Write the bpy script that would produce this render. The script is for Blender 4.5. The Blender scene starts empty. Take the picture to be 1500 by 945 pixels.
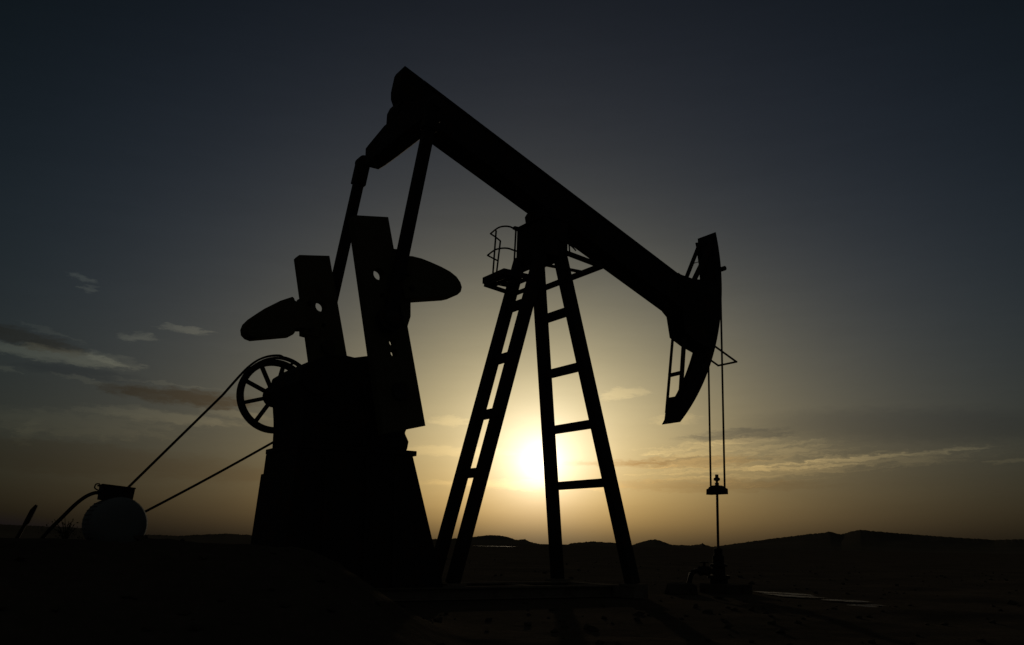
import bpy, bmesh, math, random
from mathutils import Vector, Matrix, Quaternion
from mathutils.geometry import tessellate_polygon
from mathutils import noise as mnoise

random.seed(7)
S = bpy.context.scene
COL = S.collection
rad = math.radians

# ------------------------------------------------------------------ materials
def new_mat(name):
    m = bpy.data.materials.new(name); m.use_nodes = True
    return m, m.node_tree.nodes, m.node_tree.links, m.node_tree.nodes['Principled BSDF']

def worn_paint(name, base, dirt, rough=0.55, metal=0.0, scale=6.0, wear=0.55, spec=.12):
    """Painted / rusty steel: base colour broken up by dirt and rust patches, uneven gloss, slight bump."""
    m, n, l, b = new_mat(name)
    tc = n.new('ShaderNodeTexCoord')
    n1 = n.new('ShaderNodeTexNoise'); n1.inputs['Scale'].default_value = scale; n1.inputs['Detail'].default_value = 8
    n1.inputs['Roughness'].default_value = 0.65
    l.new(tc.outputs['Object'], n1.inputs['Vector'])
    r = n.new('ShaderNodeValToRGB'); r.color_ramp.elements[0].position = wear - .08; r.color_ramp.elements[1].position = wear + .12
    r.color_ramp.elements[0].color = (*base, 1); r.color_ramp.elements[1].color = (*dirt, 1)
    l.new(n1.outputs['Fac'], r.inputs['Fac']); l.new(r.outputs['Color'], b.inputs['Base Color'])
    n2 = n.new('ShaderNodeTexNoise'); n2.inputs['Scale'].default_value = scale * 5; n2.inputs['Detail'].default_value = 6
    l.new(tc.outputs['Object'], n2.inputs['Vector'])
    mr = n.new('ShaderNodeMapRange'); mr.inputs['To Min'].default_value = rough - .12; mr.inputs['To Max'].default_value = min(1, rough + .2)
    l.new(n2.outputs['Fac'], mr.inputs['Value']); l.new(mr.outputs['Result'], b.inputs['Roughness'])
    bp = n.new('ShaderNodeBump'); bp.inputs['Strength'].default_value = .25; bp.inputs['Distance'].default_value = .01
    l.new(n2.outputs['Fac'], bp.inputs['Height']); l.new(bp.outputs['Normal'], b.inputs['Normal'])
    b.inputs['Metallic'].default_value = metal
    b.inputs['Specular IOR Level'].default_value = spec
    return m

M = {}
M['paint'] = worn_paint('dark_paint', (.030, .030, .032), (.05, .032, .022), rough=.75)
M['skid'] = worn_paint('dusty_skid', (.20, .18, .15), (.13, .11, .09), rough=.9, spec=0.0)
M['crank'] = worn_paint('crank_paint', (.10, .097, .065), (.075, .055, .035), rough=.85, wear=.62, spec=0.0)
M['steel'] = worn_paint('oily_steel', (.045, .043, .04), (.06, .04, .028), rough=.45, metal=.6, scale=10)
M['cable'] = worn_paint('rope_steel', (.045, .036, .028), (.06, .038, .024), rough=.6, scale=20)
M['rubber'] = worn_paint('belt_rubber', (.022, .021, .02), (.03, .028, .025), rough=.8, scale=20)
M['motor'] = worn_paint('motor_paint', (.17, .20, .21), (.12, .11, .095), rough=.85, wear=.64, spec=.02)
M['wood'] = worn_paint('weathered_wood', (.05, .042, .034), (.035, .03, .025), rough=.9, scale=14)
M['concrete'] = worn_paint('oil_stained_concrete', (.10, .09, .075), (.05, .042, .034), rough=.95, scale=4, spec=0.0)

def soil(name, c1, c2, c3, bump=.6, sc=1.0):
    m, n, l, b = new_mat(name)
    g = n.new('ShaderNodeNewGeometry')
    n1 = n.new('ShaderNodeTexNoise'); n1.inputs['Scale'].default_value = .35 * sc; n1.inputs['Detail'].default_value = 9
    n1.inputs['Roughness'].default_value = .7
    n2 = n.new('ShaderNodeTexNoise'); n2.inputs['Scale'].default_value = 9 * sc; n2.inputs['Detail'].default_value = 8
    n2.inputs['Roughness'].default_value = .75
    for q in (n1, n2): l.new(g.outputs['Position'], q.inputs['Vector'])
    r = n.new('ShaderNodeValToRGB'); e = r.color_ramp.elements
    e[0].position = .36; e[0].color = (*c1, 1); e[1].position = .66; e[1].color = (*c3, 1)
    x = e.new(.5); x.color = (*c2, 1)
    mx = n.new('ShaderNodeMath'); mx.operation = 'MULTIPLY_ADD'; mx.inputs[1].default_value = .4
    ad = n.new('ShaderNodeMath'); ad.operation = 'MULTIPLY'; ad.inputs[1].default_value = .6
    l.new(n1.outputs['Fac'], ad.inputs[0]); l.new(n2.outputs['Fac'], mx.inputs[0]); l.new(ad.outputs[0], mx.inputs[2])
    l.new(mx.outputs[0], r.inputs['Fac']); l.new(r.outputs['Color'], b.inputs['Base Color'])
    bp = n.new('ShaderNodeBump'); bp.inputs['Strength'].default_value = bump; bp.inputs['Distance'].default_value = .04
    l.new(n2.outputs['Fac'], bp.inputs['Height']); l.new(bp.outputs['Normal'], b.inputs['Normal'])
    b.inputs['Roughness'].default_value = 1.0; b.inputs['Specular IOR Level'].default_value = 0.0
    return m
M['soil'] = soil('dry_soil', (.06, .052, .042), (.09, .078, .062), (.125, .105, .08))
M['hill'] = soil('hill_scrub', (.085, .08, .064), (.105, .096, .076), (.13, .116, .09), sc=.03, bump=.3)
M['leaf'] = soil('scrub_leaf', (.04, .05, .025), (.05, .06, .03), (.07, .07, .04), sc=6, bump=.1)

def water_mat():
    m, n, l, b = new_mat('standing_water')
    b.inputs['Base Color'].default_value = (.03, .026, .02, 1)
    b.inputs['IOR'].default_value = 1.33
    g = n.new('ShaderNodeNewGeometry')
    t = n.new('ShaderNodeTexNoise'); t.inputs['Scale'].default_value = 5; t.inputs['Detail'].default_value = 6
    l.new(g.outputs['Position'], t.inputs['Vector'])
    mr = n.new('ShaderNodeMapRange'); mr.inputs['From Min'].default_value = .38; mr.inputs['From Max'].default_value = .62
    mr.inputs['To Min'].default_value = .42; mr.inputs['To Max'].default_value = .85
    l.new(t.outputs['Fac'], mr.inputs['Value']); l.new(mr.outputs['Result'], b.inputs['Roughness'])
    bp = n.new('ShaderNodeBump'); bp.inputs['Strength'].default_value = .3; bp.inputs['Distance'].default_value = .02
    l.new(t.outputs['Fac'], bp.inputs['Height']); l.new(bp.outputs['Normal'], b.inputs['Normal'])
    return m
M['water'] = water_mat()

# ------------------------------------------------------------------ mesh builder
class MB:
    def __init__(s): s.bm = bmesh.new()
    def faces(s, vs, fs):
        v = [s.bm.verts.new(p) for p in vs]
        for f in fs:
            try: s.bm.faces.new([v[i] for i in f])
            except ValueError: pass
        return s
    def box(s, x0, x1, y0, y1, z0, z1):
        vs = [(x, y, z) for x in (x0, x1) for y in (y0, y1) for z in (z0, z1)]
        return s.faces(vs, [(0,1,3,2),(4,6,7,5),(0,4,5,1),(2,3,7,6),(0,2,6,4),(1,5,7,3)])
    def prism(s, poly, y0, y1, holes=()):
        """XZ outline with holes, extruded along Y."""
        loops = [[Vector((x, z, 0)) for x, z in lp] for lp in (poly, *holes)]
        flat = [p for lp in loops for p in lp]
        tri = tessellate_polygon(loops)
        a = [s.bm.verts.new((p.x, y0, p.y)) for p in flat]
        b = [s.bm.verts.new((p.x, y1, p.y)) for p in flat]
        for t in tri:
            for w in (a, b):
                try: s.bm.faces.new([w[i] for i in t])
                except ValueError: pass
        k = 0
        for lp in loops:
            n = len(lp)
            for i in range(n):
                j = (i + 1) % n
                try: s.bm.faces.new([a[k+i], a[k+j], b[k+j], b[k+i]])
                except ValueError: pass
            k += n
        return s
    def bar(s, p, q, w, h, up=(0, 0, 1)):
        """Rectangular bar from p to q; h measured along 'up', w across."""
        p, q = Vector(p), Vector(q); d = (q - p).normalized(); up = Vector(up)
        sd = d.cross(up)
        if sd.length < 1e-4: sd = d.cross(Vector((1, 0, 0)))
        sd.normalize(); u = sd.cross(d).normalized()
        vs = [c + sd * (a * w / 2) + u * (b * h / 2) for c in (p, q) for a, b in ((-1,-1),(1,-1),(1,1),(-1,1))]
        return s.faces(vs, [(3,2,1,0),(4,5,6,7),(0,1,5,4),(1,2,6,5),(2,3,7,6),(3,0,4,7)])
    def ibeam(s, p, q, w, h, t, up):
        """I section: two flanges and a web."""
        p, q = Vector(p), Vector(q); d = (q - p).normalized(); up = Vector(up)
        sd = d.cross(up).normalized(); u = sd.cross(d).normalized()
        o = u * (h / 2 - t / 2)
        s.bar(p + o, q + o, w, t, up); s.bar(p - o, q - o, w, t, up)
        return s.bar(p, q, t, h - 2 * t - .002, up)
    def tube(s, pts, r, n=10, close=False, cap=True):
        pts = [Vector(p) for p in pts]; N = len(pts); rings = []
        rr = r if isinstance(r, (list, tuple)) else [r] * N
        t0 = (pts[1] - pts[0]).normalized()
        a = t0.orthogonal().normalized()
        for i in range(N):
            if close: t = (pts[(i+1) % N] - pts[i-1]).normalized()
            elif i == 0: t = t0
            elif i == N-1: t = (pts[-1] - pts[-2]).normalized()
            else: t = ((pts[i+1]-pts[i]).normalized() + (pts[i]-pts[i-1]).normalized()).normalized()
            a = (a - t * a.dot(t)).normalized(); b = t.cross(a)
            rings.append([s.bm.verts.new(pts[i] + a * (rr[i] * math.cos(2*math.pi*k/n)) + b * (rr[i] * math.sin(2*math.pi*k/n))) for k in range(n)])
        for i in range(N if close else N-1):
            A, B = rings[i], rings[(i+1) % N]
            for k in range(n): s.bm.faces.new([A[k], A[(k+1) % n], B[(k+1) % n], B[k]])
        if cap and not close:
            s.bm.faces.new(rings[0][::-1]); s.bm.faces.new(rings[-1])
        return s
    def lathe(s, prof, c, axis='Z', n=40):
        """(radius, offset) profile turned about an axis through c."""
        c = Vector(c); rings = []
        for r, o in prof:
            ring = []
            for k in range(n):
                ca, sa = r * math.cos(2*math.pi*k/n), r * math.sin(2*math.pi*k/n)
                v = {'Z': (ca, sa, o), 'Y': (ca, o, sa), 'X': (o, ca, sa)}[axis]
                ring.append(s.bm.verts.new(c + Vector(v)))
            rings.append(ring)
        for A, B in zip(rings, rings[1:]):
            for k in range(n): s.bm.faces.new([A[k], A[(k+1) % n], B[(k+1) % n], B[k]])
        s.bm.faces.new(rings[0][::-1]); s.bm.faces.new(rings[-1])
        return s
    def ring(s, c, r0, r1, y0, y1, n=64):
        """Flat annulus band in the XZ plane between radii r0 and r1."""
        prof = [(r0, y0), (r1, y0), (r1, y1), (r0, y1)]
        rings = [[s.bm.verts.new((c[0] + r*math.cos(2*math.pi*k/n), y, c[2] + r*math.sin(2*math.pi*k/n))) for k in range(n)] for r, y in prof]
        for i in range(4):
            A, B = rings[i], rings[(i+1) % 4]
            for k in range(n): s.bm.faces.new([A[k], A[(k+1) % n], B[(k+1) % n], B[k]])
        return s
    def build(s, name, mat, parent=None, bevel=0.0, smooth=False, origin=None):
        bmesh.ops.recalc_face_normals(s.bm, faces=s.bm.faces[:])
        me = bpy.data.meshes.new(name); 
        off = Vector(origin) if origin else (parent.location if parent is not None and parent.parent is None and parent.type == 'EMPTY' else Vector((0, 0, 0)))
        if parent is not None:
            w = parent; off = Vector((0, 0, 0))
            while w is not None: off = off + w.location; w = w.parent
        if origin or parent is not None:
            bmesh.ops.translate(s.bm, verts=s.bm.verts[:], vec=-off)
        s.bm.to_mesh(me); s.bm.free()
        o = bpy.data.objects.new(name, me); COL.objects.link(o)
        if parent is not None: o.parent = parent
        elif origin: o.location = off
        me.materials.append(mat)
        if smooth:
            for p in me.polygons: p.use_smooth = True
            md = o.modifiers.new('edges', 'EDGE_SPLIT'); md.split_angle = rad(35)
        if bevel:
            md = o.modifiers.new('bevel', 'BEVEL'); md.width = bevel; md.segments = 2; md.limit_method = 'ANGLE'; md.angle_limit = rad(40)
        return o

def tag(o, label=None, cat=None, group=None, kind=None):
    for k, v in (('label', label), ('category', cat), ('group', group), ('kind', kind)):
        if v: o[k] = v
    return o
def thing(name, label, cat, loc, group=None):
    o = bpy.data.objects.new(name, None); COL.objects.link(o); o.location = loc
    o.empty_display_size = .3
    return tag(o, label, cat, group)
def circ(cx, cz, r, n=20): return [(cx + r*math.cos(2*math.pi*k/n), cz + r*math.sin(2*math.pi*k/n)) for k in range(n)]
def lerp(a, b, t): return tuple(x + (y - x) * t for x, y in zip(a, b))

# =================================================================== PUMPJACK
# X runs along the walking beam (front = +X), Y across it (camera on the -Y side), Z up; beam pivot over the origin.
pj = thing('pumpjack', 'large black oil pumpjack silhouetted against the setting sun, its beam tilted down to the right', 'pumpjack', (0, 0, 0))
P, ST = M['paint'], M['steel']

# --- skid
bf = MB()
for y in (-.56, .56): bf.ibeam((-4.75, y, .085), (1.35, y, .085), .16, .17, .025, (0, 0, 1))
for x in (-4.6, -3.3, -2.0, -.3): bf.box(x - .08, x + .08, -.475, .475, .01, .15)
bf.box(.80, 1.06, -1.12, -.645, .0, .165); bf.box(.80, 1.06, .645, 1.12, .0, .165); bf.box(.80, 1.06, -.475, .475, .0, .165)
bf.box(-4.75, -4.0, -.475, .475, .03, .12)
bf.build('base_frame', M['skid'], pj)

# --- gearbox pedestal (tapered plate box with a top flange and corner ribs)
pd = MB()
def frustum(mb, z0, z1, a, b):
    (x0, x1, y), (u0, u1, v) = a, b
    vs = [(x0,-y,z0),(x1,-y,z0),(x1,y,z0),(x0,y,z0),(u0,-v,z1),(u1,-v,z1),(u1,v,z1),(u0,v,z1)]
    mb.faces(vs, [(3,2,1,0),(4,5,6,7),(0,1,5,4),(1,2,6,5),(2,3,7,6),(3,0,4,7)])
frustum(pd, .17, 1.86, (-4.24, -2.06, .66), (-4.13, -2.545, .60))
pd.box(-4.13, -2.50, -.62, .62, 1.862, 1.93)
frustum(pd, .172, 1.60, (-4.275, -3.9, .70), (-4.165, -3.9, .648))
for x in (-3.75, -3.2, -2.8):
    pd.bar((x, -.675, .19), (x, -.617, 1.84), .05, .05, (0, 1, 0))
ped = pd.build('pedestal', P, pj, bevel=.008)

# --- gear reducer
gb = MB()
prof = [(-4.06,1.932),(-2.62,1.932),(-2.60,2.05),(-2.66,2.16),(-2.60,2.30),(-2.56,2.62),(-2.62,2.90),(-2.82,3.08),(-3.15,3.15),(-3.42,3.085),(-3.56,3.10),(-3.80,3.075),(-3.97,2.99),(-4.12,2.88),(-4.15,2.70),(-4.08,2.50),(-4.06,2.2)]
gb.prism(prof, -.58, .58)
gb.build('gearbox', P, pj, bevel=.03)
for prof_, c_ in (([(.30,-.70),(.30,-.582),(.34,-.581)], (-3.01,0,2.62)), ([(.34,.581),(.30,.582),(.30,.70)], (-3.01,0,2.62)),
                  ([(.17,-.64),(.17,-.582)], (-3.94,0,2.72)), ([(.17,.582),(.17,.66)], (-3.94,0,2.72))):
    MB().lathe(prof_, c_, 'Y').build('bearing_cover', P, pj, smooth=True)
MB().box(-3.50, -3.20, -.12, .12, 3.03, 3.105).build('inspection_cover', P, pj, bevel=.006)
MB().lathe([(.11,-1.13),(.11,1.13)], (-3.01, 0, 2.62), 'Y', 28).build('crankshaft', ST, pj, smooth=True)

# --- spoked sheave on the far side
WC = (-3.97, 0, 2.70)
sh = MB()
sh.ring(WC, .442, .515, .85, .93); sh.ring(WC, .43, .444, .86, .92)
sheave = sh.build('sheave', P, pj, smooth=True)
MB().ring(WC, .50, .525, .70, .76).build('rim', P, sheave, smooth=True)
for k in range(10):
    a = 2*math.pi*k/10 + .55
    x, z = WC[0] + .507*math.cos(a), WC[2] + .507*math.sin(a)
    MB().box(x-.012, x+.012, .755, .845, z-.012, z+.012).build('tie_bar', P, sheave)
MB().lathe([(.06,.60),(.06,.72),(.13,.74),(.15,.80),(.15,.94),(.11,.98),(.06,1.0)], WC, 'Y', 28).build('hub', P, sheave, smooth=True)
for k in range(9):
    a = 2*math.pi*k/9 + rad(37)
    d = Vector((math.cos(a), 0, math.sin(a)))
    MB().bar(Vector(WC) + d*.12 + Vector((0,.885,0)), Vector(WC) + d*.445 + Vector((0,.885,0)), .045, .052, (-d.z, 0, d.x)).build('spoke', P, sheave)

# --- cranks
def crank_poly(): return [(-3.745,4.76),(-3.72,4.795),(-3.265,4.868),(-2.93,3.473),(-2.625,2.211),(-3.2,2.06),(-3.39,3.0)]
H = [circ(-3.357,4.09,.078), circ(-3.13,3.236,.05,14), circ(-3.103,3.10,.05,14), circ(-3.30,3.815,.034,12)]
cr_n = MB().prism(crank_poly(), -1.08, -.92, H).build('crank', M['crank'], pj)
cr_f = MB().prism(crank_poly(), .92, 1.08, H).build('crank', M['crank'], pj)
for cr, sg in ((cr_n, -1), (cr_f, 1)):
    MB().lathe([(.24,.80*sg),(.27,.82*sg),(.27,.918*sg)], (-3.01,0,2.62), 'Y', 30).build('crank_hub', P, cr, smooth=True)
    MB().lathe([(.10,.86*sg),(.10,1.26*sg),(.07,1.275*sg)], (-3.225,0,3.5), 'Y', 24).build('wrist_pin', ST, cr, smooth=True)
nl = [(-3.15,4.30),(-3.13,4.365),(-2.93,4.39),(-2.80,4.385),(-2.66,4.36),(-2.50,4.325),(-2.37,4.285),(-2.27,4.23),(-2.21,4.165),(-2.185,4.10),(-2.20,4.035),(-2.25,3.985),(-2.33,3.955),(-2.60,3.895),(-2.92,3.825),(-3.02,3.81)]
MB().prism(nl, -1.15, -.85).build('counterweight', M['crank'], cr_n, bevel=.02)
MB().prism([(-3.19,4.45),(-3.10,4.46),(-2.915,3.84),(-2.905,3.60),(-2.945,3.46),(-3.02,3.5)], -1.112, -.888).build('weight_flange', M['crank'], cr_n, bevel=.006)
fl = [(-3.80,4.15),(-3.97,4.065),(-4.19,3.915),(-4.34,3.785),(-4.41,3.70),(-4.435,3.62),(-4.42,3.545),(-4.37,3.50),(-4.29,3.48),(-3.76,3.60),(-3.735,3.64),(-3.735,3.70),(-3.58,3.72),(-3.60,4.08),(-3.76,4.095),(-3.775,4.13)]
MB().prism(fl, .86, 1.14).build('counterweight', M['crank'], cr_f, bevel=.012)
MB().prism([(-3.655,4.175),(-3.50,4.21),(-3.36,3.62),(-3.585,3.645),(-3.59,3.70),(-3.63,4.08)], .885, 1.115).build('weight_flange', M['crank'], cr_f, bevel=.006)
for cr, y0, y1 in ((cr_n, -1.155, -.845), (cr_f, .855, 1.145)):
    for x, z in (((-2.99,4.15),(-2.93,3.96)) if y0 < 0 else ((-3.54,4.1),(-3.5,3.72))):
        MB().lathe([(.035,y0-.03),(.035,y1+.03)], (x,0,z), 'Y', 6).build('bolt', ST, cr)

# --- equalizer and pitman arms (bt / bb: top and bottom line of the walking beam)
SL = -.4115
def bt(x): return 7.526 + SL * (x + 2.689)
def bb(x): return 6.683 + SL * (x + 2.0)
EQ = (-2.62, 0, 6.60)
eq = MB()
def eqsec(y, h, w): return [(EQ[0]-w/2, y, EQ[2]-.18), (EQ[0]+w/2, y, EQ[2]-.18), (EQ[0]+w/2, y, EQ[2]-.18+h), (EQ[0]-w/2, y, EQ[2]-.18+h)]
secs = [eqsec(-1.02,.30,.24), eqsec(-.80,.31,.28), eqsec(-.3,.38,.30), eqsec(.3,.38,.30), eqsec(.80,.31,.28), eqsec(1.02,.30,.24)]
vs = [v for s_ in secs for v in s_]
fs = [(0,1,2,3), (20,23,22,21)]
for i in range(5):
    for k in range(4): fs.append((4*i+k, 4*i+(k+1)%4, 4*i+4+(k+1)%4, 4*i+4+k))
eq.faces(vs, fs)
eqo = eq.build('equalizer', P, pj, bevel=.02)
tb = MB()
tb.prism([(-2.78,6.78),(-2.27,6.765),(-2.15,bb(-2.15)+.01),(-2.20,bb(-2.20)+.06),(-2.66,7.02),(-2.73,7.04),(-2.775,6.93)], -.20, .20)
tb.lathe([(.13,-.26),(.15,-.24),(.15,.24),(.13,.26)], (-2.60,0,6.85), 'Y', 24)
tb.build('tail_bearing', P, pj, bevel=.012)
def pit(z): return -2.957 - .1722 * (5.077 - z)
for sg in (-1, 1):
    y = 1.16 * sg
    po = MB().bar((pit(6.20), y, 6.20), (pit(3.42), y, 3.42), .10, .155, (1, 0, 0)).build('pitman_arm', P, pj, bevel=.008)
    cl = MB()
    cl.bar((pit(6.54), y, 6.54), (pit(6.16), y, 6.16), .15, .20, (1, 0, 0))
    cl.lathe([(.105, y-.085),(.105, y+.085)], (pit(6.53),0,6.53), 'Y', 24)
    cl.lathe([(.07, min(.98*sg, 1.28*sg)),(.07, max(.98*sg, 1.28*sg))], (pit(6.53)+.01,0,6.53), 'Y', 20)
    cl.build('clevis', P, po, bevel=.012)
    MB().lathe([(.16, y-.08),(.16, y+.08)], (-3.225,0,3.5), 'Y', 28).build('wrist_bearing', P, po, smooth=True)

# --- walking beam: box girder with flange lips
bm_ = MB()
bm_.prism([(-2.40,bt(-2.40)),(-2.40,bb(-2.40)),(2.74,bb(2.74)),(2.80,5.06),(2.74,bt(2.74))], -.205, .205)
ep = [(-2.401,bt(-2.401)),(-2.71,bt(-2.71)),(-2.745,7.47),(-2.79,7.21),(-2.785,7.10),(-2.73,bb(-2.73)),(-2.401,bb(-2.401))]
def ew(x): return .222 - .17*min(1.0, (-2.401 - x)/.34)        # the far rear corner is cut back
n_ = len(ep)
bm_.faces([(x,-.222,z) for x, z in ep] + [(x,ew(x),z) for x, z in ep], [tuple(range(n_)), tuple(range(n_,2*n_))[::-1]] + [(k,(k+1)%n_,n_+(k+1)%n_,n_+k) for k in range(n_)])
for f, o in ((bt, -.018), (bb, .018)):
    bm_.bar((-2.40, 0, f(-2.40)+o), (2.72, 0, f(2.72)+o), .45, .036, (0, 0, 1))
beam = bm_.build('walking_beam', P, pj)
for x in (-1.9, -1.1, 1.0, 1.9):
    for sg in (-1, 1):
        MB().bar((x, sg*.212, bb(x)+.04), (x+.2, sg*.212, bt(x+.2)-.04), .012, .03, (1,0,0)).build('stiffener', P, beam)
MB().box(2.14, 2.22, -.05, .05, bt(2.18)-.01, bt(2.18)+.055).build('lifting_lug', P, beam)
MB().prism([(2.45,bt(2.45)-.01),(2.5,bt(2.5)+.035),(2.62,bt(2.62)+.03),(2.66,bt(2.66)-.01)], -.08, .08).build('lifting_lug', P, beam)

# --- samson post head, bearing, legs, rungs
sb = MB()
sb.box(-.33, .10, -.40, .40, 5.12, 5.70)
sb.box(-.37, .14, -.42, .42, 5.702, 5.74)
sb.build('post_head', P, pj, bevel=.012)
cb = MB()
cb.prism([(-.25,5.742),(.16,5.742),(.20,5.80),(.12,bb(.12)+.01),(-.24,bb(-.24)+.01),(-.28,5.90)], -.26, .26)
cb.lathe([(.10,-.36),(.13,-.34),(.13,.34),(.10,.36)], (-.05,0,5.84), 'Y', 28)
cb.build('saddle_bearing', P, pj, bevel=.01)
def FL(z, sg): return Vector((.23 + .1817*(4.028 - z), sg*(.449 + .1277*(4.028 - z)), z))
def RL(z, sg): return Vector((-.678 - .2784*(3.926 - z), sg*(.294 - .0025*(3.926 - z)), z))
for sg in (-1, 1):
    lg = MB().bar(FL(.19, sg), FL(5.25, sg), .165, .165, (1, 0, 0)).build('leg', P, pj, bevel=.008)
    f = FL(.165, sg)
    MB().box(f.x-.15, f.x+.15, f.y-.15, f.y+.15, .166, .20).build('foot_plate', M['skid'], lg)
    lg = MB().bar(RL(.19, sg), RL(5.2, sg), .15, .16, (1, 0, 0)).build('leg', P, pj, bevel=.008)
    f = RL(.165, sg)
    MB().box(f.x-.15, f.x+.15, f.y-.14, f.y+.14, .172, .20).build('foot_plate', M['skid'], lg)
for z in (4.305, 3.437, 2.556, 1.672):
    a, b = FL(z, -1), FL(z, 1); a.y += .05; b.y -= .05
    MB().bar(a, b, .10, .125, (0, 0, 1)).build('rung', P, pj, bevel=.004)
for z in (4.97, 4.77, 4.58, 4.346, 3.491, 2.621, 1.741):
    a, b = RL(z, -1), RL(z, 1); a.y += .05; b.y -= .05
    w = .045 if z > 4.5 else .13
    MB().bar(a, b, .06 if z > 4.5 else .08, w, (0, 0, 1)).build('rung', P, pj)

# --- service platform round the post head
pf = MB()
pf.box(-.985, -.73, -.27, .345, 4.70, 4.80)
pf.box(-.97, -.93, -.25, .325, 4.66, 4.698)
pf.box(-.728, -.36, -.27, -.21, 4.72, 4.79); pf.box(-.728, -.36, .285, .345, 4.72, 4.79)
pf.box(.085, .165, -1.20, .32, 4.765, 4.835)
plat = pf.build('platform', P, pj, bevel=.004)
pb = MB()
pb.bar((.09, -.30, 5.25), (.135, -1.14, 4.83), .07, .075, (0, 0, 1))
pb.bar((.04, .30, 5.20), (.10, -.74, 4.82), .05, .05, (0, 0, 1))
pb.bar((-.95, .33, 4.69), (-.46, .33, 4.63), .05, .055, (0, 0, 1))
pb.build('platform_brace', P, plat)
def smoothline(pts, n=6):
    pts = [Vector(p) for p in pts]; out = []
    for i in range(len(pts)-1):
        p0 = pts[max(i-1, 0)]; p1 = pts[i]; p2 = pts[i+1]; p3 = pts[min(i+2, len(pts)-1)]
        for k in range(n):
            t = k / n
            out.append(.5*((2*p1) + (p2-p0)*t + (2*p0-5*p1+4*p2-p3)*t*t + (3*p1-p0-3*p2+p3)*t**3))
    return out + [pts[-1]]
gr = MB()
gr.tube([(-.70,.3,5.435),(-.80,.3,5.485),(-.885,.3,5.515)], .013, 8)
gr.tube(smoothline([(-.885,.3,5.515),(-.945,.0,5.505),(-.955,-.18,5.482),(-.90,-.28,5.46),(-.80,-.30,5.435),(-.45,-.30,5.42)]), .013, 8)
gr.tube([(-.745,.3,5.105),(-.84,.3,5.13),(-.93,.3,5.155)], .013, 8)
gr.tube(smoothline([(-.93,.3,5.155),(-.985,.0,5.15),(-.985,-.18,5.13),(-.92,-.28,5.115),(-.80,-.30,5.095),(-.5,-.30,5.09)]), .013, 8)
for a, b in (((-.946,.1,4.82),(-.905,.1,5.505)), ((-.77,.3,4.80),(-.70,.3,5.435)), ((-.80,-.26,4.80),(-.80,-.30,5.435)), ((-.745,-.26,4.80),(-.76,-.30,5.43))):
    gr.tube([a, b], .014, 8)
gr.box(-.84, -.68, -.33, -.27, 5.43, 5.47)
gr.build('guard_rail', P, plat, smooth=True)
hr = MB()
hr.tube([(.155,-.38,5.20),(.13,-.38,5.44)], .012, 8)
hr.tube(smoothline([(-.10,-.43,5.36),(.06,-.40,5.37),(.20,-.38,5.33),(.30,-.34,5.30)]), .011, 8)
hr.tube([(.04,-.41,5.16),(.04,-.41,5.40)], .012, 8)
hr.build('handrail', P, plat, smooth=True)

# --- horse head
AC, AR = (-.04, 5.35), 3.66
def arc(deg, r=AR): return (AC[0] + r*math.cos(rad(deg)), AC[1] + r*math.sin(rad(deg)))
A0, A1 = -44.3, 14.9
hh = MB()
NS = 40
outer = [arc(A0 + (A1-A0)*k/NS) for k in range(NS+1)]
inner = [arc(A1 + (A0-A1)*k/NS, AR - .06*min(1.0, .2 + (NS-k)/4, .25 + k/3)) for k in range(NS+1)]
hh.prism(outer + inner, -.22, .22)
head = hh.build('horse_head', P, pj)
for y0, y1 in ((-.215, -.185), (.185, .215)):
    MB().prism([(2.62,5.36),(2.95,5.33),(3.20,5.36),(3.585,5.36),(3.52,4.55),(3.36,4.12),(3.02,4.22),(2.765,4.335),(2.69,4.72),(2.62,4.80)], y0, y1).build('side_plate', P, head)
fr = MB()
B0, B1 = A0 + 3.2, A1 - 1.2
web = [arc(B0 + (B1-B0)*k/NS, AR-.062) for k in range(NS+1)] + [arc(B1 + (B0-B1)*k/NS, AR-.105) for k in range(NS+1)]
for y0, y1 in ((-.214, -.19), (.19, .214)): fr.prism(web, y0, y1)
fr.build('flange', P, head)
tp = arc(A1, AR-.07); bt_ = arc(A0, AR-.07)
MB().bar((3.075, .2, 5.30), (3.515, .2, 6.20), .028, .07, (1, 0, 0)).build('strut', P, head)
MB().bar((2.955, -.2, 5.30), (3.44, -.2, 6.12), .028, .09, (1, 0, 0)).build('strut', P, head)
MB().bar((2.762, -.15, 4.27), (2.64, -.15, 3.05), .05, .06, (1, 0, 0)).build('strut', P, head)
MB().bar((2.825, .2, 4.36), (2.655, .2, 3.0), .03, .04, (1, 0, 0)).build('strut', P, head)
MB().bar((2.70, -.16, 3.66), (2.725, .2, 3.66), .04, .06, (0, 0, 1)).build('crossbar', P, head)
MB().bar((3.22, -.2, 5.72), (3.27, .2, 5.76), .008, .012, (0, 0, 1)).build('crossbar', P, head)
gs = MB()
gs.prism([(2.60,2.83),(2.635,3.03),(2.655,3.26),(2.70,3.19),(2.745,3.25),(2.92,3.21),(2.63,2.86)], -.2, .2)
gs.build('gusset', P, head)
MB().prism([(3.475,6.12),(3.488,6.26),(3.505,6.27),(3.53,6.1)], -.2, .2).build('gusset', P, head)
MB().prism([(2.58,5.38),(2.74,5.31),(2.78,4.76),(2.70,4.70),(2.60,4.78)], -.23, .23).build('hinge_block', P, head, bevel=.01)
MB().tube([(3.655,-.27,5.64),(3.65,.27,5.64)], .042, 12).build('hanger_pin', ST, head, smooth=True)
gd = MB()
gd.tube([(3.41,-.22,4.20),(3.94,-.22,3.985)], .018, 8); gd.tube([(3.41,.22,4.20),(3.94,.22,3.985)], .018, 8)
gd.tube([(3.94,-.23,3.985),(3.94,.23,3.985)], .018, 8)
gd.build('cable_guard', P, head, smooth=True)

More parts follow.
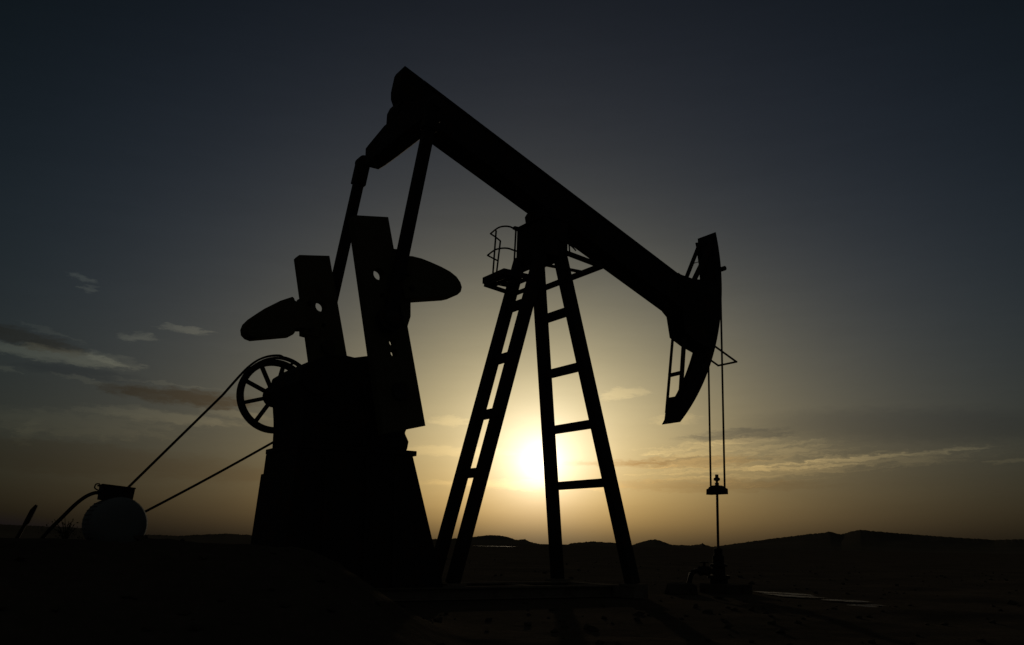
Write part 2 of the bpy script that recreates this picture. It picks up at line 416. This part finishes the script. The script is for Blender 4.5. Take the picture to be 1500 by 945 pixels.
# =================================================================== BRIDLE, CARRIER BAR, POLISHED ROD
br = thing('wireline_hanger', 'pair of thin wire ropes with a carrier bar hanging from the curved head', 'wire hanger', (3.625, 0, 1.65))
for y in (-.165, .165):
    pts = [(3.642,y,1.70)] + [(3.642,y,z) for z in (2.5,3.5,4.5,5.35)] + [(3.644,y,5.62)]
    MB().tube(pts, .017, 8).build('cable', M['cable'], br, smooth=True)
cb = MB()
cbp = [(-.20,1.645),(.20,1.645),(.195,1.74),(.15,1.755),(.135,1.775),(.06,1.80),(-.06,1.80),(-.135,1.775),(-.15,1.755),(-.195,1.74)]
vs = [(3.56,y,z) for y, z in cbp] + [(3.69,y,z) for y, z in cbp]
n = len(cbp)
cb.faces(vs, [tuple(range(n))[::-1], tuple(range(n, 2*n))] + [(i,(i+1)%n,n+(i+1)%n,n+i) for i in range(n)])
cb.build('carrier_bar', M['steel'], br, bevel=.006)
MB().lathe([(.035,1.80),(.035,1.845),(.02,1.85),(.022,1.875),(.055,1.89),(.055,1.925),(.03,1.94),(.03,1.985),(.026,1.99)], (3.625,0,0), 'Z', 20).build('rod_clamp', M['steel'], br, smooth=True)
MB().tube([(3.625,0,.62),(3.625,0,1.80)], .022, 12).build('polished_rod', M['steel'], br, smooth=True)

# =================================================================== WELLHEAD
wh = thing('wellhead', 'low dark wellhead with valves under the hanging polished rod', 'wellhead', (3.625, 0, 0))
MB().box(3.38, 3.92, -.48, .22, -.02, .14).build('cellar_slab', M['concrete'], wh, bevel=.015)
MB().lathe([(.15,.141),(.15,.22),(.19,.225),(.19,.28),(.11,.285),(.11,.42),(.15,.425),(.15,.465),(.095,.47),(.095,.60),(.07,.61),(.07,.72),(.03,.74)], (3.625,0,0), 'Z', 28).build('casing', M['paint'], wh, smooth=True)
MB().tube(smoothline([(3.53,0,.35),(3.2,.02,.35),(3.05,.02,.33),(2.98,.02,.22),(2.93,.02,.02)]), .04, 12).build('flow_pipe', M['paint'], wh, smooth=True)
c_ = (3.30,.01,.35)
v = MB(); v.lathe([(.08,-.09),(.08,-.06),(.055,-.05),(.07,0),(.055,.05),(.08,.06),(.08,.09)], c_, 'X', 18); v.lathe([(.022,.04),(.022,.135)], c_, 'Z', 12)
vo = v.build('valve', M['paint'], wh, smooth=True)
hw = MB(); cc = Vector(c_) + Vector((0,0,.14))
hw.tube([cc + Vector((.07*math.cos(t), .07*math.sin(t), 0)) for t in [2*math.pi*k/20 for k in range(20)]], .01, 8, close=True)
hw.bar(cc + Vector((-.07,0,0)), cc + Vector((.07,0,0)), .014, .011); hw.bar(cc + Vector((0,-.07,.0005)), cc + Vector((0,.07,.0005)), .014, .010)
hw.build('handwheel', M['paint'], vo, smooth=True)
tag(MB().prism([(2.42,-.02),(2.86,-.02),(2.83,.13),(2.70,.17),(2.50,.15)], -.30, .06).build('concrete_block', M['concrete'], None, bevel=.02, origin=(2.64,-.12,0)), 'low rough concrete block lying on the soil beside the wellhead', 'block')

# =================================================================== MOTOR, BELT, CABLE
MX, MZ = -6.03, .885
mo = thing('electric_motor', 'round electric motor with a box on top standing left of the pumpjack', 'motor', (MX, .1, 0))
md = MB()
md.lathe([(.10,-.36),(.20,-.35),(.27,-.31),(.305,-.24),(.305,.36),(.27,.42),(.12,.45)], (MX,0,MZ), 'Y', 44)
fn = md
for k in range(36):
    a = 2*math.pi*k/36
    if 60 < math.degrees(a) < 120 or 225 < math.degrees(a) < 315: continue
    d = Vector((math.cos(a), 0, math.sin(a)))
    fn.bar(Vector((MX,.06,MZ)) + d*.303 + Vector((0,-.25,0)), Vector((MX,.06,MZ)) + d*.303 + Vector((0,.25,0)), .009, .024, d)
hs = md.build('housing', M['motor'], mo, smooth=True)
nk = MB(); nk.prism([(MX-.16,MZ+.24),(MX+.13,MZ+.24),(MX+.10,MZ+.345),(MX-.135,MZ+.345)], -.12, .14); nk.build('terminal_neck', M['motor'], hs)
jb = MB()
jb.prism([(-6.225,1.165),(-5.895,1.135),(-5.875,1.285),(-5.94,1.305),(-6.215,1.318)], -.15, .17)
jb.prism([(-6.235,1.319),(-5.87,1.288),(-5.872,1.306),(-6.235,1.336)], -.17, .19)
jbo = jb.build('junction_box', M['paint'], mo, bevel=.006)
MB().tube(smoothline([(-6.235,.0,1.262),(-6.285,.0,1.29),(-6.275,.0,1.335),(-6.235,.0,1.34)]), .008, 6).build('clip', M['steel'], jbo, smooth=True)
BY = .73
PC, PR = (-5.985, 0, .945), .115
MB().lathe([(.04,.45),(.04,.66),(PR+.02,.665),(PR+.02,.675),(PR-.01,.69),(PR-.01,.77),(PR+.02,.785),(PR+.02,.80),(.05,.81)], PC, 'Y', 30).build('pulley', M['steel'], mo, smooth=True)
sd = MB()
for y0, y1 in ((-.22,-.19), (.35,.38)): sd.prism([(MX-.36,.02),(MX+.36,.02),(MX+.26,.66),(MX-.26,.66)], y0, y1)
for x0 in (-1, 1): sd.bar((MX+x0*.35,.08,.03), (MX+x0*.25,.08,.655), .50, .03, (1,0,0))
sd.box(MX-.28, MX+.28, -.26, .42, .661, .70)
sd.box(MX-.22, MX-.10, -.2, .34, .701, .72); sd.box(MX+.10, MX+.22, -.2, .34, .701, .72)
for x in (MX-.37, MX+.37): sd.box(x-.06, x+.06, -.40, .55, .0, .05)
sd.build('motor_stand', M['skid'], mo, bevel=.006)

# belt loop: outer tangents of sheave and pulley
def belt():
    c1, r1 = Vector((WC[0], WC[2])), .532
    c2, r2 = Vector((PC[0], PC[2])), PR
    d = c2 - c1; L = d.length; base = math.atan2(d.y, d.x); off = math.acos((r1 - r2) / L)
    aU, aL = base - off, base + off        # contact angles
    pts = []
    # wraps on the big wheel from aL the long way to aU
    span = (aU - aL) % (2*math.pi)
    for k in range(49): a = aL + span*k/48; pts.append((c1.x + r1*math.cos(a), c1.y + r1*math.sin(a)))
    n1 = (c1.x + r1*math.cos(aU), c1.y + r1*math.sin(aU)); n2 = (c2.x + r2*math.cos(aU), c2.y + r2*math.sin(aU))
    # the stiff belt leaves the wheel near its top and bows outward before running straight
    while pts and pts[-1][0] < -3.95 and pts[-1][1] > WC[2]: pts.pop()
    lead = [(-3.99,3.248),(-4.13,3.222),(-4.27,3.155),(-4.396,3.045),(-4.52,2.893),(-4.72,2.62)]
    for q in smoothline([(*pts[-1], 0)] + [(*q, 0) for q in lead], 3)[1:]: pts.append((q.x, q.y))
    n1 = pts[-1]
    for k in range(1, 12): t = k/12; pts.append((n1[0]+(n2[0]-n1[0])*t, n1[1]+(n2[1]-n1[1])*t))
    span2 = (aL - aU) % (2*math.pi)
    for k in range(13): a = aU + span2*k/12; pts.append((c2.x + r2*math.cos(a), c2.y + r2*math.sin(a)))
    n3 = pts[-1]; n4 = pts[0]
    for k in range(1, 12): t = k/12; sag = -.02*math.sin(math.pi*t); pts.append((n3[0]+(n4[0]-n3[0])*t, n3[1]+(n4[1]-n3[1])*t + sag))
    return pts
bp = belt(); mb = MB(); N = len(bp)
sec = [(-.014,-.017),(.014,-.022),(.014,.022),(-.014,.017)]
rings = []
for i in range(N):
    p = Vector(bp[i]); t = (Vector(bp[(i+1)%N]) - Vector(bp[i-1])).normalized(); nn = Vector((t.y, -t.x))
    rings.append([mb.bm.verts.new((p.x + nn.x*a, BY + b, p.y + nn.y*a)) for a, b in sec])
for i in range(N):
    A, B = rings[i], rings[(i+1)%N]
    for k in range(4): mb.bm.faces.new([A[k], A[(k+1)%4], B[(k+1)%4], B[k]])
tag(mb.build('drive_belt', M['rubber'], None, origin=(-5, BY, 1.9)), 'long black drive belt running from the motor up round the spoked wheel', 'belt')

tag(MB().tube(smoothline([(-6.215,.0,1.235),(-6.28,.0,1.235),(-6.37,.0,1.19),(-6.47,-.01,1.10),(-6.60,-.03,.945),(-6.74,-.05,.77),(-6.90,-.08,.50),(-7.0,-.1,.22),(-7.12,-.12,.05),(-7.4,-.2,.03),(-7.9,-.1,.02)]), .021, 10).build('power_cable', M['rubber'], None, smooth=True, origin=(-6.9, 0, 0)),
    'black cable arching from the motor box down to the ground', 'cable')

# =================================================================== GROUND, WATER, HILLS
CAMX, CAMY, EYE = -8.012, -11.481, .75
def gz(x, y):
    d = math.hypot(x - CAMX*.3, y - CAMY*.3)
    v = Vector((x*.35, y*.35, 3.1)); w = Vector((x*.05, y*.05, 8.7))
    near = .05*mnoise.fractal(v, .9, 2.0, 5) + .03*mnoise.noise(w*3)
    flat = 1.0
    for cx, cy, r in ((-1.8, 0, 4.2), (3.6, 0, .9), (MX, .1, .9)):
        e = math.hypot(x-cx, y-cy) / r; flat = min(flat, max(0.0, min(1.0, (e-.55)/.9)))
    for cx, cy, rx, ry in PUD:
        e = math.hypot((x-cx)/rx, (y-cy)/ry); flat = min(flat, max(0.0, min(1.0, (e-.9)/.6)))
    far = 1.0/(1.0 + (d/60.0)**2)
    # an earth bank runs between the camera and the left half of the well pad
    dc = math.hypot(x - CAMX, y - CAMY); az = math.degrees(math.atan2(x - CAMX, y - CAMY))
    fade = max(0.0, min(1.0, (31.0 - az)/12.0)); fade = fade*fade*(3 - 2*fade)
    back = max(0.0, min(1.0, (az + 75)/30.0))
    crest = .70 + .05*max(0.0, min(1.0, (11 - az)/7)) + .025*mnoise.fractal(Vector((az*.35, 2.2, 7.7)), .9, 2.0, 5)
    bank = crest*fade*back*math.exp(-((dc - 7.4)/(1.5 if dc < 7.4 else 1.25))**2)
    return near*flat*far - .012*(1-flat) + bank
PUD = [(3.75, -1.8, 1.1, 2.2)]
g = MB()
radii = [0]
r = .18
while r < 5200: radii.append(r); r *= 1.03 if r < 60 else 1.12
NA = 320; cx0, cy0 = -4.0, -5.0
prev = [g.bm.verts.new((cx0, cy0, gz(cx0, cy0)))]
for ri in radii[1:]:
    cur = []
    for k in range(NA):
        a = 2*math.pi*k/NA; x, y = cx0 + ri*math.cos(a), cy0 + ri*math.sin(a)
        cur.append(g.bm.verts.new((x, y, gz(x, y))))
    if len(prev) == 1:
        for k in range(NA): g.bm.faces.new([prev[0], cur[k], cur[(k+1)%NA]])
    else:
        for k in range(NA): g.bm.faces.new([prev[k], cur[k], cur[(k+1)%NA], prev[(k+1)%NA]])
    prev = cur
go = g.build('ground', M['soil']); tag(go, kind='structure')
for p in go.data.polygons: p.use_smooth = True

def puddle(cx, cy, rx, ry, seed, z=.004, n=90):
    m = MB(); pts = []
    for k in range(n):
        a = 2*math.pi*k/n
        f = 1 + .38*mnoise.fractal(Vector((math.cos(a)*1.6, math.sin(a)*1.6, seed)), .8, 2.0, 4)
        pts.append((cx + rx*f*math.cos(a), cy + ry*f*math.sin(a), z))
    m.faces([(cx, cy, z)] + pts, [(0, 1+k, 1+(k+1)%n) for k in range(n)])
    tag(m.build('water', M['water']), kind='structure')
prnd = random.Random(3)
for k in range(16):
    t = prnd.random(); c0 = Vector((4.35,-.35)).lerp(Vector((3.1,-3.5)), t)
    puddle(c0.x + prnd.gauss(0,.13), c0.y + prnd.gauss(0,.1), .05 + .09*prnd.random(), .12 + .34*prnd.random()*(1.1-t*.6), 2.3 + 3*k, z=.003 + .0004*k)
puddle(110, 178, 3.2, 8, 9.2)

def ridge(profile, D, name, front, back, seed, mat, extra=.35):
    """A real hill range: crest at distance D from the camera along the given azimuths, sloping down in front and behind."""
    m = MB(); cols = []
    azs = []
    for (a0, h0), (a1, h1) in zip(profile, profile[1:]):
        k = max(1, int(abs(a1-a0)/(.04 if 0 < a0 < 68 else .3)))
        for i in range(k): azs.append((a0 + (a1-a0)*i/k, h0 + (h1-h0)*i/k))
    azs.append(profile[-1])
    rows = [(-1.0,-.02),(-.8,.10),(-.6,.24),(-.42,.42),(-.26,.62),(-.13,.83),(0,1.0),(.2,.86),(.5,.5),(1,-.02)]
    for a, h in azs:
        col = []
        for t, f in rows:
            d = D + (front*t if t < 0 else back*t)
            d *= 1 + .02*mnoise.noise(Vector((a*.35, t*2, seed)))*(0 if t == 0 else 1)
            z = h*f
            if .05 < f < 1: z += h*.14*f*mnoise.fractal(Vector((a*.35, t*2.0, seed)), 1.0, 2.0, 3)
            if t == 0: z += extra*(.25*mnoise.fractal(Vector((a*6, 0, seed)), .7, 2.0, 4) + .42*max(0, mnoise.noise(Vector((a*17, 0, seed+3)))-.12) + .5*max(0, mnoise.noise(Vector((a*9, 0, seed+7)))-.42))
            if f < 0: z = -.6
            col.append(m.bm.verts.new((CAMX + d*math.sin(rad(a)), CAMY + d*math.cos(rad(a)), z)))
        cols.append(col)
    for A, B in zip(cols, cols[1:]):
        for k in range(len(rows)-1): m.bm.faces.new([A[k], A[k+1], B[k+1], B[k]])
    o = m.build(name, mat); tag(o, kind='structure')
    for p in o.data.polygons: p.use_smooth = True
RIGHT = [(35.2,-.8),(36.28,-.5),(37.9,1.3),(39.07,3.11),(40.22,.91),(40.84,4.21),(41.25,6.2),(41.67,7.03),(42.1,5.2),(42.64,2.16),(43.78,1.85),(44.39,3.26),(44.47,4.36),(44.55,2.79),(45.07,.91),(46.51,4.52),(48.87,10.18),(50.42,13.63),(51.18,15.05),(51.79,16.46),(52.1,15.3),(52.38,14.1),(52.87,16.62),(53.43,18.5),(54.89,16.46),(57.71,13.32),(60.27,10.96),(61.71,11.9),(63.61,13.47),(66.32,11.75),(69.12,8.13),(75,12),(84,9),(95,14),(110,6)]
MID = [(22,-.5),(25.0,.6),(27.64,2.43),(29.15,3.05),(30.4,4.21),(31.03,5.15),(31.65,5.78),(32.29,5.46),(32.71,4.62),(33.21,2.95),(33.72,3.68),(33.97,2.22),(34.22,1.48),(35.06,-.2),(35.65,-.1),(36.24,.12),(36.53,1.48),(36.9,1.9),(37.9,2.95),(38.36,2.63),(39.07,2.32),(39.61,1.59),(40.22,.85),(41,-.3)]
LEFT = [(-40,2),(-28,3.2),(-15,2.6),(-6,3.3),(-2.02,3.06),(.92,3.11),(4.05,3.16),(6.04,2.88),(7.39,2.84),(8.26,2.61),(9.5,1.9),(11.2,1.34),(13.16,1.16),(14.65,1.61),(15.79,1.93),(17.42,1.7),(19.72,1.16),(23.36,.7),(26.66,.3),(30,-.3)]
ridge(RIGHT, 900, 'hills', 420, 500, 1.7, M['hill'], 1.6)
ridge(MID, 600, 'hills', 150, 140, 5.2, M['hill'], 1.0)
ridge(LEFT, 260, 'hills', 120, 120, 9.4, M['hill'], .5)

# leaning stake and shrub at the left edge
def at_ground(az, d): return Vector((CAMX + d*math.sin(rad(az)), CAMY + d*math.cos(rad(az)), 0))
b0 = at_ground(4.12, 22.0); R_ = Vector((.839, -.543, 0))
stk = MB()
stk.tube([b0 + Vector((0,0,-.05)), b0 + R_*.33 + Vector((0,0,.62)), b0 + R_*.50 + Vector((0,0,.98))], [.05,.042,.036], 8)
stk.tube([b0 + R_*.47 + Vector((0,0,.93)), b0 + R_*.53 + Vector((0,0,1.02)), b0 + R_*.62 + Vector((0,0,1.24)), b0 + R_*.69 + Vector((0,0,1.36))], [.036,.058,.055,.03], 8)
tag(stk.build('leaning_stake', M['wood'], None, origin=tuple(b0), smooth=True), 'thin weathered stake leaning to the right, left of the motor', 'stake')
s0 = at_ground(7.3, 7.5); s0.z = gz(s0.x, s0.y)
sh_ = MB()
for k in range(160):
    p = Vector((random.gauss(0,.07), random.gauss(0,.07), 0)); p.z = .01 + abs(random.gauss(0,.06))
    q = Quaternion((random.random()-.5, random.random()-.5, random.random()-.5, random.random()-.5)).normalized()
    sz = random.uniform(.008,.018)
    sh_.faces([s0 + p + q @ Vector(v)*sz for v in ((-.5,0,0),(0,-.3,.1),(.9,0,0),(0,.3,.1))], [(0,1,2,3)])
for k in range(14):
    a = random.random()*6.28; e = Vector((math.cos(a)*.09, math.sin(a)*.09, .06 + .11*random.random()))
    sh_.tube([s0 + Vector((0,0,-.02)), s0 + e*.5 + Vector((0,0,.01)), s0 + e], [.005,.003,.0015], 5)
tag(sh_.build('shrub', M['leaf'], None, origin=tuple(s0)), 'tiny dry tuft on the earth bank between the stake and the motor', 'shrub')

# scattered stones, too many to count
st = MB()
for k in range(900):
    az = random.uniform(0, 66); d = 2.5 + 40*random.random()**1.8
    p = at_ground(az, d)
    if -4.9 < p.x < 1.5 and -1.3 < p.y < 1.3: continue
    s_ = random.uniform(.012,.05)*(1 + .8*random.random()**4)
    q = Quaternion((random.random()-.5, random.random()-.5, random.random()-.5, random.random()-.5)).normalized()
    z0 = gz(p.x, p.y)
    vs = []
    for v in ((1,0,0),(-1,0,0),(0,1,0),(0,-1,0),(0,0,1),(0,0,-1)):
        w = q @ (Vector(v)*random.uniform(.7,1.3)*s_); w.z *= .6
        vs.append(Vector((p.x, p.y, z0 + s_*.2)) + w)
    st.faces(vs, [(0,2,4),(2,1,4),(1,3,4),(3,0,4),(2,0,5),(1,2,5),(3,1,5),(0,3,5)])
tag(st.build('stones', M['soil']), 'small stones strewn over the dark dry soil', 'stones', kind='stuff')

# =================================================================== WORLD
SUN_AZ, SUN_EL = 34.6, 4.95
sdir = Vector((math.sin(rad(SUN_AZ))*math.cos(rad(SUN_EL)), math.cos(rad(SUN_AZ))*math.cos(rad(SUN_EL)), math.sin(rad(SUN_EL))))
W = bpy.data.worlds.new('World'); S.world = W; W.use_nodes = True
nt = W.node_tree; nn, ll = nt.nodes, nt.links
bg = nn['Background']
def V(x):
    return x
def mth(op, *a, clamp=False):
    q = nn.new('ShaderNodeMath'); q.operation = op; q.use_clamp = clamp
    for i, x in enumerate(a):
        if isinstance(x, (int, float)): q.inputs[i].default_value = x
        else: ll.new(x, q.inputs[i])
    return q.outputs[0]
def vm(op, *a):
    q = nn.new('ShaderNodeVectorMath'); q.operation = op
    k = 0
    for x in a:
        if isinstance(x, (int, float)):
            q.inputs['Scale'].default_value = x
        elif isinstance(x, tuple): q.inputs[k].default_value = x; k += 1
        elif x.type == 'VALUE': ll.new(x, q.inputs['Scale'])
        else: ll.new(x, q.inputs[k]); k += 1
    return q.outputs['Value'] if op in ('DOT_PRODUCT', 'LENGTH') else q.outputs[0]
tc = nn.new('ShaderNodeTexCoord')
D = vm('NORMALIZE', tc.outputs['Generated'])
sky = nn.new('ShaderNodeTexSky'); sky.sky_type = 'NISHITA'; sky.sun_disc = False
sky.sun_elevation = rad(SUN_EL); sky.sun_rotation = rad(SUN_AZ)
sky.dust_density = 4.0; sky.air_density = 1.0; sky.ozone_density = 1.5

# The photograph is exposed for the sun: a steep tone response, applied to the Nishita sky channel by channel,
# falling off with the angle from the sun; thin cloud is laid into the sky by azimuth and elevation.
sep = nn.new('ShaderNodeSeparateColor'); ll.new(sky.outputs['Color'], sep.inputs[0])
cosang = vm('DOT_PRODUCT', D, tuple(sdir))
theta = mth('ARCCOSINE', mth('MINIMUM', cosang, .9999999))
dx = nn.new('ShaderNodeSeparateXYZ'); ll.new(D, dx.inputs[0])
AZ = mth('MULTIPLY', mth('ARCTAN2', dx.outputs[0], dx.outputs[1]), 57.29578)
EL = mth('MULTIPLY', mth('ARCSINE', dx.outputs[2]), 57.29578)
def noise2(ax, ay, seed, tilt=0.0, detail=6, rough=.6, dist=0.0):
    v = nn.new('ShaderNodeCombineXYZ')
    ll.new(mth('MULTIPLY', AZ, ax), v.inputs[0])
    ll.new(mth('MULTIPLY', mth('MULTIPLY_ADD', AZ, -tilt, EL), ay), v.inputs[1]); v.inputs[2].default_value = seed
    t = nn.new('ShaderNodeTexNoise'); t.inputs['Scale'].default_value = 1; t.inputs['Detail'].default_value = detail
    t.inputs['Roughness'].default_value = rough; t.inputs['Distortion'].default_value = dist
    ll.new(v.outputs[0], t.inputs['Vector']); return t.outputs['Fac']
def smooth(x, a, b):
    m = nn.new('ShaderNodeMapRange'); m.interpolation_type = 'SMOOTHSTEP'
    m.inputs['From Min'].default_value = a; m.inputs['From Max'].default_value = b
    ll.new(x, m.inputs['Value']); return m.outputs['Result']
def ell(a, e, ra, re, slope=0.0):
    u = mth('MULTIPLY', mth('SUBTRACT', AZ, a), 1/ra)
    v = mth('MULTIPLY', mth('SUBTRACT', mth('MULTIPLY_ADD', AZ, -slope, EL), e - slope*a), 1/re)
    return mth('SUBTRACT', 1.0, mth('ADD', mth('MULTIPLY', u, u), mth('MULTIPLY', v, v)))
AZ0, EL0 = AZ, EL
w1 = noise2(1.1, 3.6, 21.3, 0, 5, .65); w2 = noise2(.9, 3.0, 35.9, 0, 5, .65)
AZ = mth('MULTIPLY_ADD', mth('SUBTRACT', w1, .5), 2.6, AZ0)          # ragged outlines: warp the lookup
EL = mth('MULTIPLY_ADD', mth('SUBTRACT', w2, .5), .75, EL0)
nA = noise2(.55, 2.2, 3.3, -.12, 7, .66, .4)
nB = noise2(.30, 3.4, 8.1, .09, 8, .70, .9)
nC = noise2(1.1, 3.2, 5.7, -.05, 6, .65, .3)
nD = noise2(.18, 1.1, 11.4, .02, 5, .6, .3)
nE = noise2(.22, 4.6, 16.2, .05, 7, .68, .5)
def cloud(mask, n, amp, lo=.0, hi=1.0, k=1.9):
    return mth('MULTIPLY', smooth(mth('ADD', mask, mth('MULTIPLY', mth('SUBTRACT', n, .5), k)), lo, hi), amp)
bright = [
    cloud(ell(6.0, 9.95, 5.0, .50, -.055), nA, 1.15), cloud(ell(9.2, 9.92, 2.0, .40, -.20), nA, .60), cloud(ell(5.6, 11.2, 2.2, .16, -.22), nC, .35),
    cloud(ell(3.2, 8.95, 1.4, .22, -.08), nC, .50), cloud(ell(7.3, 8.75, 1.7, .15, -.16), nC, .35),
    cloud(ell(6.95, 14.4, .95, .26, -.10), nC, .85, .0, 1.2, 1.6), cloud(ell(7.25, 13.85, .7, .20, 0), nC, .75, .0, 1.2, 1.6),
    cloud(ell(10.1, 11.4, 1.5, .32, .03), nC, .80, k=1.7), cloud(ell(12.6, 12.1, 1.8, .28, -.07), nC, .80, k=1.7),
    cloud(ell(12.2, 6.9, 5.6, .50, -.04), nA, .50), cloud(ell(16.0, 7.3, 2.4, .26, -.05), nA, .35), cloud(ell(12.0, 8.85, 5.0, .10, -.04), nC, .25),
    cloud(ell(7.0, 6.2, 7.0, 1.0, .0), nC, .32), cloud(ell(5.0, 5.6, .8, .6, .9), nC, .2),
    cloud(ell(39.8, 9.3, 1.9, .42, .12), nC, .26, k=1.8), cloud(ell(28.9, 7.4, 1.5, .40, -.05), nC, .22, k=1.8),
    cloud(ell(47.0, 5.7, 7.5, 1.35, .05), nB, .50, .30, 1.35, 3.2), cloud(ell(55.0, 5.15, 9.0, .75, .06), nB, .52, .30, 1.3, 3.2),
    cloud(ell(47.5, 4.6, 9.0, 1.1, .04), nE, .40, .35, 1.3, 3.2), cloud(ell(46.8, 6.35, 2.6, .22, .05), nE, .40, .0, .9, 1.6), cloud(ell(54.5, 5.3, 8.0, .17, .075), nE, .70, .0, .95, 2.0), cloud(ell(50.5, 4.75, 5.0, .13, .06), nE, .50, .0, .95, 2.0),
    cloud(ell(43.0, 7.7, 2.0, .40, .05), nC, .22), cloud(ell(61.8, 4.95, 2.2, .16, .06), nC, .45),
    cloud(ell(33.5, 3.6, 8.0, .40, .0), nE, .22), cloud(ell(29.0, 5.6, 5.0, .4, .0), nE, .16)]
darkW = [
    cloud(ell(4.2, 10.75, 3.6, .60, -.17), nA, .30), cloud(ell(12.9, 8.15, 5.4, .62, -.05), nA, .40), cloud(ell(8.0, 4.2, 16.0, 1.1, -.02), nD, .16),
    cloud(ell(44.0, 5.1, 6.0, .45, .03), nE, .22), cloud(ell(45.0, 3.7, 8.0, .5, .01), nE, .16), cloud(ell(39.5, 5.0, 4.0, .3, .03), nE, .18)]
darkN = [
    cloud(ell(7.5, 9.1, 4.4, .42, -.05), nD, .20), cloud(ell(56.0, 7.1, 11.0, 1.15, -.03), nD, .20, -.2, 1.0, .8),
    cloud(ell(46.8, 6.7, 4.0, .50, .04), nE, .34)]
AZ, EL = AZ0, EL0
def total(L):
    t = L[0]
    for x in L[1:]: t = mth('ADD', t, x)
    return t
CB, DW, DN = total(bright), total(darkW), total(darkN)
lift = mth('MULTIPLY_ADD', mth('SUBTRACT', 1.0, smooth(EL, .0, 4.2)), .15, 1.0)
mott = mth('MULTIPLY', lift, mth('MULTIPLY_ADD', mth('SUBTRACT', nD, .5), .12, 1.0))
th2 = mth('MULTIPLY', theta, theta)
g1 = mth('MULTIPLY', mth('POWER', 2.71828, mth('MULTIPLY', th2, -1/(.125**2))), smooth(EL, .5, 8.0))
g2 = mth('MULTIPLY', mth('POWER', 2.71828, mth('MULTIPLY', theta, -1/.027)), mth('MULTIPLY_ADD', smooth(EL, .0, 5.5), .65, .35))
thc = mth('MINIMUM', theta, .72); elr = mth('MINIMUM', mth('DIVIDE', EL, 57.29578), .62); el2 = mth('MULTIPLY', elr, elr); thc2 = mth('MULTIPLY', thc, thc)
# constant, Nishita power, angle from sun, elevation, elevation^2, angle^2, aureole (broad, tight), cloud: bright, warm-dark, grey-dark
GRADE = [(-4.558, 1.121, -2.089, -.430, -.290, .952, .165, 1.95, 1.00, .65, 1.05),
         (-4.109, 1.054, -2.137, -.106, -1.060, 1.077, .153, 1.83, .88, 1.00, 1.00),
         (-3.443, .798, -.984, .263, -1.845, -1.167, .125, 1.62, .62, 1.30, .80)]
comb = nn.new('ShaderNodeCombineColor')
veil = mth('POWER', 2.71828, mth('MULTIPLY', total([mth('POWER', mth('DIVIDE', mth('ABSOLUTE', mth('SUBTRACT', AZ, 42.0)), 17.0), 2.0), mth('POWER', mth('DIVIDE', mth('ABSOLUTE', mth('SUBTRACT', EL, 21.0)), 8.0), 2.0)]), -1.0))
away = smooth(theta, .78, 1.3)
for ch, (k0, gm, kt, ke, ke2, kt2, a1, a2, tb_, tw_, tn_) in enumerate(GRADE):
    base = mth('POWER', mth('MAXIMUM', sep.outputs[ch], 1e-4), gm)
    ex = total([mth('MULTIPLY', thc, kt), mth('MULTIPLY', elr, ke), mth('MULTIPLY', el2, ke2), mth('MULTIPLY', thc2, kt2)])
    v = mth('MULTIPLY', base, mth('POWER', 2.71828, mth('ADD', ex, k0)))
    cd = mth('MAXIMUM', mth('SUBTRACT', 1.0, mth('ADD', mth('MULTIPLY', DW, tw_), mth('MULTIPLY', DN, tn_))), .25)
    v = mth('ADD', v, mth('ADD', mth('MULTIPLY', g1, a1), mth('MULTIPLY', g2, a2)))
    v = mth('MULTIPLY', mth('MULTIPLY', v, mth('MULTIPLY_ADD', CB, tb_, 1.0)), mth('MULTIPLY', cd, mott))
    v = mth('MULTIPLY', v, mth('MULTIPLY_ADD', veil, (-.24, -.20, -.14)[ch], 1.0))
    v = mth('MAXIMUM', v, mth('MULTIPLY_ADD', away, (.009, .0085, .0065)[ch], (.0048, .0056, .0066)[ch]))        # the dusk sky opposite the sun is dim, not black
    ll.new(v, comb.inputs[ch])
ll.new(comb.outputs[0], bg.inputs['Color'])
bg.inputs['Strength'].default_value = 1.0

# =================================================================== SUN + CAMERA + OUTPUT
sl = bpy.data.lights.new('sun', 'SUN'); sl.energy = .5; sl.angle = rad(.53); sl.color = (1, .80, .55)
so = bpy.data.objects.new('sun', sl); COL.objects.link(so)
so.rotation_euler = sdir.to_track_quat('Z', 'Y').to_euler()
so.location = (0, 0, 20)

cam = bpy.data.cameras.new('camera'); co = bpy.data.objects.new('camera', cam); COL.objects.link(co)
R3 = Vector((.8393, -.5433, .0177)); p_, phi, roll = .16828294, .5716168, .018
F0 = Vector((math.sin(phi), math.cos(phi), 0)); R0 = Vector((math.cos(phi), -math.sin(phi), 0)); Z = Vector((0, 0, 1))
Fw = F0*math.cos(p_) + Z*math.sin(p_); U0 = Z*math.cos(p_) - F0*math.sin(p_)
Rr = R0*math.cos(roll) + U0*math.sin(roll); Uu = U0*math.cos(roll) - R0*math.sin(roll)
co.matrix_world = Matrix(((Rr.x, Uu.x, -Fw.x, CAMX), (Rr.y, Uu.y, -Fw.y, CAMY), (Rr.z, Uu.z, -Fw.z, EYE), (0, 0, 0, 1)))
cam.sensor_fit = 'HORIZONTAL'; cam.sensor_width = 36; cam.lens = 36*1346.31/1500
cam.shift_y = (567.276 - 472.5)/1500
cam.clip_start = .05; cam.clip_end = 20000
S.camera = co
S.view_settings.view_transform = 'Standard'; S.view_settings.look = 'None'
S.view_settings.exposure = 0; S.view_settings.gamma = 1; S.view_settings.use_curve_mapping = False
S.render.engine = 'CYCLES'
S.cycles.max_bounces = 6
